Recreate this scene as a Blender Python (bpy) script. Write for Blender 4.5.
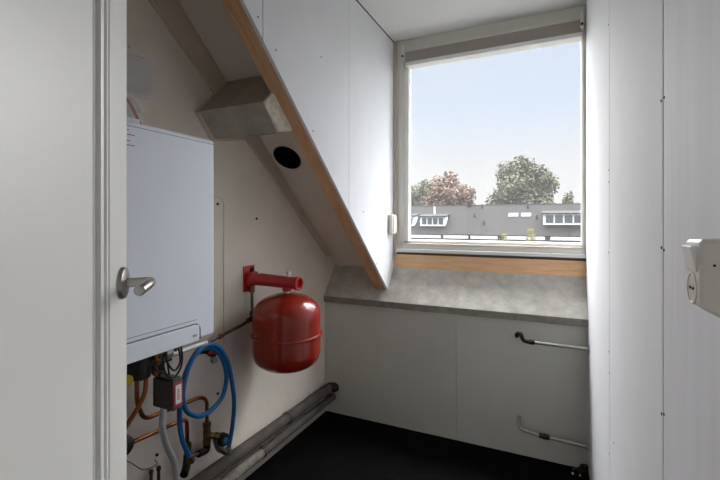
import bpy, bmesh, math, random
from mathutils import Vector, Matrix

for o in list(bpy.data.objects):
    bpy.data.objects.remove(o, do_unlink=True)
S = bpy.context.scene
C = S.collection
random.seed(7)

# ---------------------------------------------------------------- camera
cam_d = bpy.data.cameras.new('camera')
cam = bpy.data.objects.new('camera', cam_d); C.objects.link(cam)
cam.location = (0, 0, 1.25)
cam.rotation_euler = (math.pi/2, 0, math.radians(25.147))
cam_d.sensor_width = 36; cam_d.lens = 409/720*36
cam_d.shift_y = -19/720
cam_d.clip_start = .01; cam_d.clip_end = 500
S.camera = cam

# ---------------------------------------------------------------- sky: pale at the horizon, strength added out of view to light the room
SKY_BRIGHT = 5.0      # added strength around the patch seen through the window
SKY_TOP = 38.0        # added strength overhead, above the visible sky
W = bpy.data.worlds.new('sky'); S.world = W; W.use_nodes = True
nt = W.node_tree; nt.nodes.clear()
def wn(t, **k):
    n = nt.nodes.new(t)
    for a, b in k.items(): setattr(n, a, b)
    return n
tc = wn('ShaderNodeTexCoord'); sx = wn('ShaderNodeSeparateXYZ')
nt.links.new(tc.outputs['Generated'], sx.inputs[0])
cr = wn('ShaderNodeValToRGB')
el = cr.color_ramp.elements
el[0].position = 0.0; el[0].color = (.20, .20, .19, 1)
el[1].position = 1.0; el[1].color = (.80, .82, .85, 1)
for p, c in ((.495, (.30, .30, .29, 1)), (.5, (.76, .76, .76, 1)), (.56, (.70, .705, .715, 1)), (.63, (.555, .64, .765, 1)), (.71, (.555, .64, .765, 1)), (.76, (.80, .82, .85, 1))):
    e = el.new(p); e.color = c
mr = wn('ShaderNodeMapRange'); mr.inputs[1].default_value = -1; mr.inputs[2].default_value = 1
nt.links.new(sx.outputs[2], mr.inputs[0]); nt.links.new(mr.outputs[0], cr.inputs[0])
noi = wn('ShaderNodeTexNoise'); noi.inputs['Scale'].default_value = 2.2; noi.inputs['Detail'].default_value = 4
nt.links.new(tc.outputs['Generated'], noi.inputs['Vector'])
cl = wn('ShaderNodeMapRange'); cl.inputs[1].default_value = .45; cl.inputs[2].default_value = .75; cl.inputs[3].default_value = 0; cl.inputs[4].default_value = .35
nt.links.new(noi.outputs['Fac'], cl.inputs[0])
mx = wn('ShaderNodeMixRGB'); mx.inputs[2].default_value = (.72, .73, .745, 1)
nt.links.new(cl.outputs[0], mx.inputs[0]); nt.links.new(cr.outputs[0], mx.inputs[1])
# strength added round the visible patch of sky to light the room; the sky behind the house is dimmer
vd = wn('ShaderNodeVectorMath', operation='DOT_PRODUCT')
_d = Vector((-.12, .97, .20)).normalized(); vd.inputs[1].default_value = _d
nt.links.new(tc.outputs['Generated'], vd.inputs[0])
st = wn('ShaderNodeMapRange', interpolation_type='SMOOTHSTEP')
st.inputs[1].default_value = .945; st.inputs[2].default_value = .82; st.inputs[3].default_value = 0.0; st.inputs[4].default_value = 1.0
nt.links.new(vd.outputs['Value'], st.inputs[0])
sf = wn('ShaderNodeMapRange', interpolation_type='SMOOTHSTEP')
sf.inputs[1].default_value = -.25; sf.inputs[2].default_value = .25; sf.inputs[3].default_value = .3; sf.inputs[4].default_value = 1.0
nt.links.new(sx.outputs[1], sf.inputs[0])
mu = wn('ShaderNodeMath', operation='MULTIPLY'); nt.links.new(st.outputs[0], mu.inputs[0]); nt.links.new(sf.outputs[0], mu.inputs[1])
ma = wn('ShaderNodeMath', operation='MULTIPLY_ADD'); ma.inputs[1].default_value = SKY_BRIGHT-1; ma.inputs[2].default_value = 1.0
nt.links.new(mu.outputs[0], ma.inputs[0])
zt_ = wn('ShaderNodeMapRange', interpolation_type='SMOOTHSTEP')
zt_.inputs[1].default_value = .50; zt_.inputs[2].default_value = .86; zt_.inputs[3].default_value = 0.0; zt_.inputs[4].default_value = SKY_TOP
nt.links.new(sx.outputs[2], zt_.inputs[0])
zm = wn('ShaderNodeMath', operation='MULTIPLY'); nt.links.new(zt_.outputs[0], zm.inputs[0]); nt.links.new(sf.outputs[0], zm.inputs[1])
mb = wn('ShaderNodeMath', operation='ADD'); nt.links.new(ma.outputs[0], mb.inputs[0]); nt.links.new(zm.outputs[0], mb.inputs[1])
bg = wn('ShaderNodeBackground'); ow = wn('ShaderNodeOutputWorld')
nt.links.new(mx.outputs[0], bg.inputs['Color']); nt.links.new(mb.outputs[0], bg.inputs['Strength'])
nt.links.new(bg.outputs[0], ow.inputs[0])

# ---------------------------------------------------------------- sun: veiled by cloud, very soft, comes in through the window
sd = bpy.data.lights.new('sun', 'SUN'); sun = bpy.data.objects.new('sun', sd); C.objects.link(sun)
sd.energy = 6.3; sd.angle = math.radians(54); sd.color = (1, .99, .98)
sun.rotation_euler = Vector((0.143, -0.902, -0.407)).to_track_quat('-Z', 'Y').to_euler()

vs = S.view_settings
vs.view_transform = 'Standard'; vs.look = 'None'; vs.gamma = 1; vs.use_curve_mapping = False
vs.exposure = 0.28
S.cycles.diffuse_bounces = 8; S.cycles.max_bounces = 14; S.cycles.transparent_max_bounces = 16
S.cycles.use_denoising = True

# ---------------------------------------------------------------- materials
def lin(r, g, b):
    f = lambda c: (c/255/12.92) if c/255 <= .04045 else ((c/255+.055)/1.055)**2.4
    return (f(r), f(g), f(b), 1)

def mat(name, col, rough=.5, metal=0, spec=.5, var=.06, scale=6, bump=0, bscale=60, stretch=None, col2=None, thr=None, coat=0):
    m = bpy.data.materials.new(name); m.use_nodes = True
    n = m.node_tree; b = n.nodes['Principled BSDF']
    b.inputs['Roughness'].default_value = rough; b.inputs['Metallic'].default_value = metal
    b.inputs['Specular IOR Level'].default_value = spec
    if coat: b.inputs['Coat Weight'].default_value = coat; b.inputs['Coat Roughness'].default_value = .08
    t = n.nodes.new('ShaderNodeTexCoord'); src = t.outputs['Object']
    if stretch:
        mp = n.nodes.new('ShaderNodeMapping'); mp.inputs['Scale'].default_value = stretch
        n.links.new(src, mp.inputs[0]); src = mp.outputs[0]
    if var or col2:
        no = n.nodes.new('ShaderNodeTexNoise'); no.inputs['Scale'].default_value = scale; no.inputs['Detail'].default_value = 6; no.inputs['Roughness'].default_value = .6
        n.links.new(src, no.inputs['Vector'])
        r = n.nodes.new('ShaderNodeValToRGB')
        lo, hi = thr or (.3, .7)
        r.color_ramp.elements[0].position = lo; r.color_ramp.elements[1].position = hi
        if col2: c0, c1 = col, col2
        else:
            c0 = tuple(max(0, x*(1-var)) for x in col[:3])+(1,); c1 = tuple(min(1, x*(1+var)) for x in col[:3])+(1,)
        r.color_ramp.elements[0].color = c0; r.color_ramp.elements[1].color = c1
        n.links.new(no.outputs['Fac'], r.inputs[0]); n.links.new(r.outputs[0], b.inputs['Base Color'])
    else: b.inputs['Base Color'].default_value = col
    if bump:
        n2 = n.nodes.new('ShaderNodeTexNoise'); n2.inputs['Scale'].default_value = bscale; n2.inputs['Detail'].default_value = 5
        n.links.new(src, n2.inputs['Vector'])
        bp = n.nodes.new('ShaderNodeBump'); bp.inputs['Strength'].default_value = bump; bp.inputs['Distance'].default_value = .01
        n.links.new(n2.outputs['Fac'], bp.inputs['Height']); n.links.new(bp.outputs[0], b.inputs['Normal'])
    return m

M = dict(
    plaster=mat('plaster', lin(229, 220, 207), .9, var=.05, scale=3, bump=.15, bscale=25),
    board=mat('white_board', lin(222, 222, 224), .8, var=.02, scale=4),
    streak=mat('streaky_board', lin(217, 216, 220), .75, var=.05, scale=5, stretch=(6, 6, .35)),
    ceiling=mat('ceiling_paint', lin(214, 213, 211), .8, var=.02, scale=3),
    knee=mat('knee_paint', lin(204, 203, 194), .6, var=.03, scale=3),
    floor=mat('black_floor', lin(11, 11, 12), .75, spec=.04, var=.5, scale=9, bump=.3, bscale=40),
    concrete=mat('fibre_cement', lin(172, 168, 158), .85, scale=14, col2=lin(206, 202, 194), bump=.25, bscale=35),
    gap=mat('gap_shade', lin(96, 76, 60), .9, var=.2, scale=20),
    lip=mat('lip_shade', lin(126, 121, 111), .9, scale=20, col2=lin(152, 147, 137), bump=.3),
    duct=mat('duct_cement', lin(150, 142, 130), .9, scale=9, col2=lin(176, 168, 156), bump=.2, bscale=30),
    broken=mat('broken_plaster', lin(206, 194, 176), .95, scale=45, col2=lin(240, 234, 222), bump=.9, bscale=70),
    lath=mat('lath_board', lin(202, 190, 174), .85, var=.08, scale=7, bump=.2),
    slope=mat('slope_board', lin(226, 216, 204), .75, var=.03, scale=3),
    wood=mat('pine_wood', lin(234, 182, 134), .6, scale=3.5, stretch=(2, 22, 22), col2=lin(246, 208, 162), bump=.1),
    beam=mat('beam_wood', lin(198, 146, 106), .65, scale=3.0, stretch=(24, 3, 3), col2=lin(222, 176, 134), bump=.1),
    door=mat('door_paint', lin(219, 219, 215), .4, var=.012, scale=3),
    frame=mat('frame_paint', lin(216, 213, 203), .45, var=.02, scale=8),
    frame_in=mat('sash_paint', lin(232, 231, 226), .4, var=.015, scale=8),
    dark=mat('dark_gap', lin(38, 35, 32), .9, var=.1),
    black=mat('black_plastic', lin(26, 26, 28), .45, var=.1),
    boiler=mat('boiler_enamel', lin(236, 240, 248), .32, var=.008, scale=3),
    boiler_grey=mat('boiler_groove', lin(120, 124, 132), .5, var=.02),
    red=mat('red_enamel', lin(142, 34, 16), .24, var=.05, scale=8, coat=.2),
    redbr=mat('red_bracket', lin(178, 26, 30), .35, var=.05, scale=12, coat=.3),
    copper=mat('copper', lin(176, 104, 68), .3, 1, scale=14, col2=lin(118, 66, 44)),
    brass=mat('brass', lin(150, 122, 74), .38, 1, scale=22, col2=lin(96, 76, 48)),
    bronze=mat('dark_bronze', lin(84, 70, 56), .45, 1, scale=22, col2=lin(56, 46, 38)),
    steel=mat('galvanised_pipe', lin(128, 122, 114), .42, 1, scale=16, col2=lin(96, 90, 84)),
    chrome=mat('chrome', lin(176, 174, 169), .34, 1, var=.03),
    alu=mat('handle_metal', lin(168, 165, 160), .3, 1, var=.04, scale=14),
    silver=mat('silver_pipe', lin(214, 214, 216), .3, .6, var=.04, scale=10),
    blue=mat('blue_hose', lin(22, 98, 158), .42, var=.08, scale=18),
    bluedot=mat('blue_cap', lin(40, 128, 196), .4, var=.02),
    box=mat('grey_box', lin(82, 76, 74), .55, var=.06, scale=12),
    labelred=mat('label_red', lin(178, 60, 66), .5, var=.03),
    white=mat('white_plastic', lin(232, 230, 226), .4, var=.01),
    cream=mat('cream_plastic', lin(226, 222, 206), .4, var=.015),
    oldwhite=mat('switch_plastic', lin(214, 208, 196), .4, var=.02, scale=10),
    yellow=mat('yellow_tag', lin(222, 208, 50), .5, var=.03),
    paper=mat('paper', lin(250, 250, 250), .7, var=.02),
    ins=mat('pipe_insulation', lin(68, 62, 58), .85, scale=12, col2=lin(92, 85, 79), bump=.3),
    ins2=mat('pale_insulation', lin(92, 87, 80), .9, scale=26, col2=lin(136, 128, 118), bump=.4),
    skirt=mat('skirting', lin(176, 168, 158), .8, var=.08, scale=9),
    blind=mat('blind_fabric', lin(206, 198, 190), .9, var=.08, scale=40, stretch=(1, 1, 20)),
    roof=mat('roof_tile', lin(38, 36, 35), .8, spec=.04, var=.12, scale=1.2),
    housewall=mat('house_wall', lin(90, 84, 78), .85, spec=.04, var=.06, scale=.8),
    housewhite=mat('house_white', lin(205, 205, 203), .6, spec=.04, var=.02),
    houseglass=mat('house_glass', lin(52, 58, 64), .15, var=.1, scale=.8),
    skylight=mat('skylight_glass', lin(92, 94, 96), .6, spec=.1, var=.05, scale=1),
    housegrey=mat('felt_roof', lin(38, 38, 39), .8, spec=.04, var=.06, scale=.8),
    leafg=mat('green_leaf', lin(60, 62, 48), .8, spec=.04, scale=.5, col2=lin(94, 93, 76)),
    leafl=mat('pale_green_leaf', lin(58, 60, 44), .8, spec=.04, scale=.5, col2=lin(90, 88, 70)),
    leafr=mat('russet_leaf', lin(88, 68, 58), .8, spec=.04, scale=.5, col2=lin(116, 98, 86)),
    leafy=mat('yellow_leaf', lin(84, 80, 36), .8, spec=.04, scale=.8, col2=lin(104, 98, 52)),
    bark=mat('bark', lin(62, 52, 44), .9, spec=.04, var=.1),
    ground=mat('street_ground', lin(50, 52, 48), .9, spec=.04, var=.1, scale=.2),
)
# the window pane: clear, thin, mirrors a little at grazing angles
g = bpy.data.materials.new('window_glass'); g.use_nodes = True; n = g.node_tree; n.nodes.clear()
o_ = n.nodes.new('ShaderNodeOutputMaterial'); tr = n.nodes.new('ShaderNodeBsdfTransparent'); gl = n.nodes.new('ShaderNodeBsdfGlossy')
gl.inputs['Roughness'].default_value = .02; lw = n.nodes.new('ShaderNodeLayerWeight'); pw = n.nodes.new('ShaderNodeMath'); pw.operation = 'POWER'; pw.inputs[1].default_value = 5
fr = n.nodes.new('ShaderNodeMath'); fr.operation = 'MULTIPLY_ADD'; fr.inputs[1].default_value = .85; fr.inputs[2].default_value = .035
n.links.new(lw.outputs['Facing'], pw.inputs[0]); n.links.new(pw.outputs[0], fr.inputs[0])
df = n.nodes.new('ShaderNodeBsdfTranslucent'); df.inputs[0].default_value = (.8, .8, .8, 1)
m0 = n.nodes.new('ShaderNodeMixShader'); m0.inputs[0].default_value = .012
m1 = n.nodes.new('ShaderNodeMixShader')
n.links.new(tr.outputs[0], m0.inputs[1]); n.links.new(df.outputs[0], m0.inputs[2])
n.links.new(fr.outputs[0], m1.inputs[0]); n.links.new(m0.outputs[0], m1.inputs[1]); n.links.new(gl.outputs[0], m1.inputs[2]); n.links.new(m1.outputs[0], o_.inputs[0])
M['glass'] = g
# clear pouch film
g = bpy.data.materials.new('clear_film'); g.use_nodes = True; n = g.node_tree; b = n.nodes['Principled BSDF']
b.inputs['Base Color'].default_value = (.8, .82, .84, 1); b.inputs['Roughness'].default_value = .18; b.inputs['Alpha'].default_value = .22
M['film'] = g

# ---------------------------------------------------------------- mesh helpers
WL = {}
def wloc(o): return WL.get(o.name, Vector((0, 0, 0))) if o else Vector((0, 0, 0))

def obj(name, bm, m, parent=None, loc=None, smooth=35):
    """link bm (world coordinates) as one mesh object"""
    bmesh.ops.recalc_face_normals(bm, faces=bm.faces)
    me = bpy.data.meshes.new(name); bm.to_mesh(me); bm.free()
    if parent is None and loc is None:
        xs = [v.co for v in me.vertices]
        lo = Vector([min(v[i] for v in xs) for i in range(3)]); hi = Vector([max(v[i] for v in xs) for i in range(3)])
        loc = ((lo.x+hi.x)/2, (lo.y+hi.y)/2, lo.z)
    wl = Vector(loc) if loc is not None else wloc(parent)
    me.transform(Matrix.Translation(-wl))
    me.materials.append(M[m] if isinstance(m, str) else m)
    if smooth:
        me.polygons.foreach_set('use_smooth', [True]*len(me.polygons)); me.set_sharp_from_angle(angle=math.radians(smooth))
    o = bpy.data.objects.new(name, me); C.objects.link(o); WL[o.name] = wl
    if smooth and len(me.polygons) < 4000:
        wnm = o.modifiers.new('weighted_normal', 'WEIGHTED_NORMAL'); wnm.keep_sharp = True; wnm.weight = 80
    if parent: o.parent = parent; o.location = wl - wloc(parent)
    else: o.location = wl
    return o

def tag(o, label, cat, group=None):
    o['label'] = label; o['category'] = cat
    if group: o['group'] = group
    return o
def thing(name, label, cat, loc, group=None):
    o = bpy.data.objects.new(name, None); C.objects.link(o); o.location = loc; o.empty_display_size = .05
    WL[o.name] = Vector(loc); return tag(o, label, cat, group)
def struct(name, bm, m, parent=None, smooth=35):
    o = obj(name, bm, m, parent, loc=None if parent else None, smooth=smooth)
    if parent is None: o['kind'] = 'structure'
    return o

def NB(): return bmesh.new()
def box(bm, lo, hi, bev=0, seg=2):
    vs_ = [bm.verts.new((x, y, z)) for x in (lo[0], hi[0]) for y in (lo[1], hi[1]) for z in (lo[2], hi[2])]
    fs = [bm.faces.new([vs_[i] for i in q]) for q in ((0,1,3,2),(4,6,7,5),(0,4,5,1),(2,3,7,6),(0,2,6,4),(1,5,7,3))]
    if bev:
        es = list({e for f in fs for e in f.edges})
        bmesh.ops.bevel(bm, geom=es, offset=bev, segments=seg, profile=.5, affect='EDGES')
    return bm
def boxb(lo, hi, bev=0, seg=2): return box(NB(), lo, hi, bev, seg)
def prism(bm, a, b):
    """solid between two equal loops of points"""
    va = [bm.verts.new(p) for p in a]; vb = [bm.verts.new(p) for p in b]; k = len(a)
    bm.faces.new(va); bm.faces.new(vb[::-1])
    for i in range(k): bm.faces.new((va[i], vb[i], vb[(i+1) % k], va[(i+1) % k]))
    return bm
def prism_x(bm, yz, x0, x1): return prism(bm, [(x0, y, z) for y, z in yz], [(x1, y, z) for y, z in yz])
def tube(bm, pts, r, seg=14, closed=False):
    P = [Vector(p) for p in pts]; k = len(P)
    R = r if isinstance(r, (list, tuple)) else [r]*k
    T = []
    for i in range(k):
        a = P[i-1] if (i > 0 or closed) else P[i]; b = P[(i+1) % k] if (i < k-1 or closed) else P[i]
        T.append((b-a).normalized())
    nv = T[0].orthogonal().normalized(); rings = []
    for i in range(k):
        nv = (nv - T[i]*nv.dot(T[i])).normalized(); bv = T[i].cross(nv)
        rings.append([bm.verts.new(P[i] + (nv*math.cos(q*2*math.pi/seg) + bv*math.sin(q*2*math.pi/seg))*R[i]) for q in range(seg)])
    for i in range(k if closed else k-1):
        A, B = rings[i], rings[(i+1) % k]
        for q in range(seg): bm.faces.new((A[q], A[(q+1) % seg], B[(q+1) % seg], B[q]))
    if not closed: bm.faces.new(rings[0][::-1]); bm.faces.new(rings[-1])
    return bm
def tubeb(pts, r, seg=14): return tube(NB(), pts, r, seg)
def catmull(pts, sub=6):
    P = [Vector(p) for p in pts]; P = [P[0]*2-P[1]] + P + [P[-1]*2-P[-2]]; out = []
    for i in range(1, len(P)-2):
        for k in range(sub):
            t = k/sub; a, b, c, d = P[i-1:i+3]
            out.append(.5*((2*b)+(c-a)*t+(2*a-5*b+4*c-d)*t*t+(3*b-a-3*c+d)*t**3))
    out.append(P[-2]); return out
def fillet(pts, rad, sub=6):
    P = [Vector(p) for p in pts]; out = [P[0]]
    for i in range(1, len(P)-1):
        u = (P[i-1]-P[i]); w = (P[i+1]-P[i]); r = min(rad, u.length*.48, w.length*.48)
        a = P[i]+u.normalized()*r; b = P[i]+w.normalized()*r
        for k in range(sub+1):
            t = k/sub; out.append(a*(1-t)**2 + P[i]*2*t*(1-t) + b*t*t)
    out.append(P[-1]); return out
def lathe(bm, prof, org, axis, seg=24):
    """prof = [(radius, height along axis)]"""
    org = Vector(org); ax = Vector(axis).normalized(); u = ax.orthogonal().normalized(); w = ax.cross(u); rings = []
    for r, h in prof:
        if r < 1e-6: rings.append([bm.verts.new(org+ax*h)])
        else: rings.append([bm.verts.new(org+ax*h+(u*math.cos(q*2*math.pi/seg)+w*math.sin(q*2*math.pi/seg))*r) for q in range(seg)])
    for A, B in zip(rings, rings[1:]):
        for q in range(seg):
            q2 = (q+1) % seg
            if len(A) == 1 and len(B) == 1: continue
            if len(A) == 1: bm.faces.new((A[0], B[q], B[q2]))
            elif len(B) == 1: bm.faces.new((A[q], A[q2], B[0]))
            else: bm.faces.new((A[q], A[q2], B[q2], B[q]))
    if len(rings[0]) > 1: bm.faces.new(rings[0][::-1])
    if len(rings[-1]) > 1: bm.faces.new(rings[-1])
    return bm
def latheb(prof, org, axis, seg=24): return lathe(NB(), prof, org, axis, seg)
def ball(bm, c, r, seg=16): return lathe(bm, [(r*math.sin(math.pi*i/10), -r*math.cos(math.pi*i/10)) for i in range(11)], c, (0, 0, 1), seg)

# ---------------------------------------------------------------- the room (metres; camera stands near the front right corner)
XL, XR, XC, YB, ZC = -1.356, .164, -.927, 2.345, 2.405
K = .893
def roof_z(y): return .946 + K*(2.483-y)
def beam_z(y): return 1.982 - .879*(y-1.062)

struct('floor', boxb((-1.6, -1.5, -.1), (.4, 2.5, 0)), 'floor')
struct('wall_left', boxb((XL-.12, -.3, 0), (XL, 2.6, 2.7)), 'plaster')
# knee wall below the window: two painted panels
kw = struct('wall_back', boxb((XL-.1, YB+.012, 0), (XR+.1, YB+.11, .73)), 'dark')
obj('panel', boxb((XL, YB, 0), (-.4925, YB+.013, .73)), 'knee', kw)
obj('panel', boxb((-.4905, YB, 0), (XR, YB+.013, .73)), 'knee', kw)
# tilted strip of fibre cement between the knee wall and the foot of the roof
struct('trim_1', prism_x(NB(), [(2.352, .70), (2.352, .722), (2.331, .722), (2.331, .757), (2.336, .766), (2.489, .953), (2.60, .953), (2.60, .70)], XL, XR), 'concrete', smooth=20)
t1 = bpy.data.objects['trim_1']
obj('front_edge', boxb((XL, 2.327, .720), (XR, 2.3325, .7585), .0015), 'lip', t1)  # lip front coloured darker than the strip, its shading put into the colour
# pine board under the window
struct('trim_2', boxb((-.918, 2.487, .932), (XR, 2.56, 1.037), .004), 'wood')
obj('shadow_gap', boxb((-.915, 2.4885, 1.030), (XR, 2.55, 1.053)), 'gap', bpy.data.objects['trim_2'])  # dark brown strip painted in for the shade above the board
# right wall: three painted boards with open joints
wr = struct('wall_right', boxb((XR+.013, -.3, 0), (XR+.13, 2.6, 2.7)), 'dark')
obj('panel', boxb((XR, 1.5115, .0), (XR+.014, 2.6, 2.42), .0015), 'board', wr)
obj('panel', boxb((XR, .8180, .0), (XR+.014, 1.5060, 2.42), .0015), 'board', wr)
obj('panel', boxb((XR, -.3, .0), (XR+.014, .8105, 2.42), .0015), 'streak', wr)
for y, z in ((.805, 1.449), (.825, 1.449), (.806, 1.203), (.823, 1.206), (.822, .932), (.806, .938), (1.515, 1.412), (1.514, 1.374), (1.515, .834), (1.501, .772), (1.503, .516), (1.515, 1.15), (1.522, 1.878), (1.4, .60)):
    obj('screw', latheb([(.0024, 0), (.0024, .001), (.001, .0005)], (XR, y, z), (-1, 0, 0), 8), 'dark', wr)
# ceiling: over the dormer, and over the front of the room
ce = struct('ceiling', boxb((-1.5, -.35, ZC+.012), (.3, .852, ZC+.12)), 'dark')
box_ = NB(); box(box_, (XC+.006, -.3, ZC), (XR+.02, 2.6, ZC+.014)); obj('ceiling_board', box_, 'ceiling', ce)
obj('ceiling_board', boxb((-1.45, -.3, ZC), (XC-.02, .86, ZC+.014)), 'ceiling', ce)
obj('roof_deck', boxb((XC-.08, .84, ZC+.012), (.3, 2.75, ZC+.12)), 'dark', ce)
# sloping roof lining with a round hole for a flue
sl = math.sqrt(1+K*K)
def rp(x, s, n=0):   # s runs up the slope from its foot, n is height above the lining
    return Vector((x, 2.483 - s/sl + n*K/sl, .946 + s*K/sl + n/sl))
HX, HS, HR = -1.254, .951, .078
def lining():
    bm = NB(); Ns = 32; top = (2.483-.80)*sl
    corners = [(XL, HS-.16), (XC-.015, HS-.16), (XC-.015, HS+.16), (XL, HS+.16)]
    for lo, hi in ((-.03, HS-.16), (HS+.16, top)):
        bm.faces.new([bm.verts.new(rp(x, s)) for x, s in ((XL, lo), (XC-.015, lo), (XC-.015, hi), (XL, hi))])
    def sq(a):
        dx, dy = math.cos(a), math.sin(a)
        x1 = (XC-.015-HX)/dx if dx > 1e-9 else ((XL-HX)/dx if dx < -1e-9 else 9)
        y1 = .16/abs(dy) if abs(dy) > 1e-9 else 9
        k = min(x1, y1); return (HX+dx*k, HS+dy*k)
    angs = sorted([2*math.pi*i/Ns for i in range(Ns)] + [math.atan2(c[1]-HS, c[0]-HX) % (2*math.pi) for c in corners])
    inn = [bm.verts.new(rp(HX+HR*math.cos(a), HS+HR*math.sin(a))) for a in angs]
    out = [bm.verts.new(rp(*sq(a))) for a in angs]
    for i in range(len(angs)):
        j = (i+1) % len(angs); bm.faces.new((inn[i], out[i], out[j], inn[j]))
    bmesh.ops.remove_doubles(bm, verts=bm.verts, dist=1e-5)
    r = bmesh.ops.extrude_face_region(bm, geom=list(bm.faces))
    d = rp(0, 0, .014)-rp(0, 0)
    for v in r['geom']:
        if isinstance(v, bmesh.types.BMVert): v.co += d
    return bm
rf = struct('roof', prism(NB(), [rp(-1.5, -.06, .20), rp(XC-.02, -.06, .20), rp(XC-.02, 2.4, .20), rp(-1.5, 2.4, .20)], [rp(-1.5, -.06, .3), rp(XC-.02, -.06, .3), rp(XC-.02, 2.4, .3), rp(-1.5, 2.4, .3)]), 'dark')
obj('lining', lining(), 'slope', rf)
obj('eaves_board', prism_x(NB(), [(2.50, .70), (2.50, 1.0), (2.62, 1.3), (2.72, 1.3), (2.72, .7)], XL-.1, XC-.01), 'dark', rf)
vo = thing('flue_opening', 'round black flue hole cut in the sloping roof lining', 'vent', rp(HX, HS))
bm = NB()
ro = [rp(HX+(HR+.004)*math.cos(a), HS+(HR+.004)*math.sin(a), 0.002) for a in [2*math.pi*i/28 for i in range(28)]]
ri = [rp(HX+(HR-.003)*math.cos(a), HS+(HR-.003)*math.sin(a), 0.002) for a in [2*math.pi*i/28 for i in range(28)]]
up = rp(0, 0, .17)-rp(0, 0)
va = [bm.verts.new(p) for p in ro]; vb = [bm.verts.new(p) for p in ri]; vc = [bm.verts.new(p+up) for p in ri]; vd = [bm.verts.new(p+up) for p in ro]
for i in range(28):
    j = (i+1) % 28
    bm.faces.new((va[i], va[j], vb[j], vb[i])); bm.faces.new((vb[i], vb[j], vc[j], vc[i])); bm.faces.new((va[i], vd[i], vd[j], va[j]))
bm.faces.new(vc); bm.faces.new(vd)
obj('liner', bm, 'black', vo)
# sloping lath on the party wall below the roof lining
struct('trim_3', prism_x(NB(), [(.62, 2.404), (1.039, 2.069), (1.554, 1.657), (2.36, 1.015), (2.40, 1.018), (.86, 2.394)], XL, XL+.014), 'lath')
# dormer cheek: boards over a pine trimmer
def seg_yz(y0, y1):
    p = []
    lo0 = max(beam_z(y0), .80)
    p.append((y0, min(beam_z(y0), ZC-.003))); p.append((y1, beam_z(y1) if y1 < 2.385 else .83))
    if y1 > 2.38: p = [p[0], (2.385, beam_z(2.385)), (2.487, .952), (2.56, .952), (2.56, ZC-.003)]
    else: p.append((y1, ZC-.003))
    if beam_z(y0) < ZC-.004: p.append((y0, ZC-.003))
    return p
ck = struct('wall_dormer', prism_x(NB(), [(.60, 2.40), (2.382, beam_z(2.382)+.012), (2.60, .96), (2.60, 2.40)], XC-.026, XC-.0125), 'dark')
for a, b in ((.585, 1.163), (1.1675, 1.842), (1.845, 2.56)):
    obj('panel', prism_x(NB(), seg_yz(a, b), XC-.0135, XC), 'board', ck)
for y, z in ((1.139, 1.961), (1.241, 1.884), (1.568, 1.977), (1.501, 1.636), (2.30, 1.436), (2.352, 1.318), (2.02, 1.30), (2.2, 1.0)):
    obj('screw', latheb([(.0035, 0), (.0035, .001), (.001, .0006)], (XC, y, z), (1, 0, 0), 8), 'dark', ck)
dz = .13*math.sqrt(1+.879**2)
struct('beam', prism_x(NB(), [(.60, beam_z(.60)-.002), (2.392, beam_z(2.392)-.002+.004), (2.48, .94), (2.392, beam_z(2.392)+dz), (.60, beam_z(.60)+dz)], XC-.082, XC-.0135), 'beam')

# front wall behind the camera, with the doorway, and the landing beyond it
bm = NB()
box(bm, (-1.45, -.25, 0), (-.99, -.15, ZC+.01)); box(bm, (-.13, -.25, 0), (XR+.02, -.15, ZC+.01)); box(bm, (-.99, -.25, 2.06), (-.13, -.15, ZC+.01))
struct('wall_front', bm, 'board')
bm = NB()
box(bm, (-1.45, -1.5, 0), (-1.40, -.25, 2.42)); box(bm, (XR+.02, -1.5, 0), (XR+.07, -.25, 2.42)); box(bm, (-1.45, -1.55, 0), (XR+.07, -1.5, 2.42)); box(bm, (-1.45, -1.55, 2.41), (XR+.07, -.25, 2.46))
struct('wall_landing', bm, 'board')
bm = NB()
box(bm, (-.158, -.26, 0), (-.125, -.14, 2.09), .003); box(bm, (-.995, -.26, 0), (-.962, -.14, 2.09), .003); box(bm, (-.995, -.26, 2.057), (-.125, -.14, 2.09), .003)
struct('trim_4', bm, 'door')

# ---------------------------------------------------------------- door, opened into the room
P0 = Vector((-.6536, .4508, 0)); T = Vector((.6476, -.7674, 0)).normalized(); NN = Vector((-T.y, T.x, 0))
def dp(k, d, z): return P0 + T*k + NN*d + Vector((0, 0, z))
def dbox(bm, k0, k1, d0, d1, z0, z1, bev=0):
    b2 = boxb((k0, d0, z0), (k1, d1, z1), bev)
    for v in b2.verts: v.co = dp(*v.co)
    me = bpy.data.meshes.new('t'); b2.to_mesh(me); b2.free(); bm.from_mesh(me); bpy.data.meshes.remove(me)
E0, E1, KP = -.0315, .745, .0575
bm = NB()
dbox(bm, E0, KP, -.04, 0, .01, 2.03, .002); dbox(bm, E1-.09, E1, -.04, 0, .01, 2.03, .002)
dbox(bm, KP, E1-.09, -.04, 0, 1.94, 2.03, .001); dbox(bm, KP, E1-.09, -.04, 0, .01, .22, .001)
dr = struct('door_1', bm, 'door')
bm = NB(); dbox(bm, KP+.03, E1-.12, -.03, -.0065, .2, 1.95); obj('door_panel', bm, 'door', dr)
prof = [(0, -.012), (0, -.0005), (.002, -.004), (.010, -.004), (.012, .001), (.022, .0022), (.0235, -.003), (.029, -.003), (.0305, .001), (.036, .002), (.043, .001), (.045, -.005), (.051, -.0052), (.053, -.0068), (.058, -.0068), (.058, -.012)]
bm = NB(); k0, k1, z0, z1 = KP, E1-.09, .22, 1.94; rings = []
for w, h in prof:
    rings.append([bm.verts.new(dp(*p)) for p in ((k0+w, h, z0+w), (k1-w, h, z0+w), (k1-w, h, z1-w), (k0+w, h, z1-w))])
for A, B in zip(rings, rings[1:]+rings[:1]):
    for i in range(4): bm.faces.new((A[i], A[(i+1) % 4], B[(i+1) % 4], B[i]))
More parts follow.
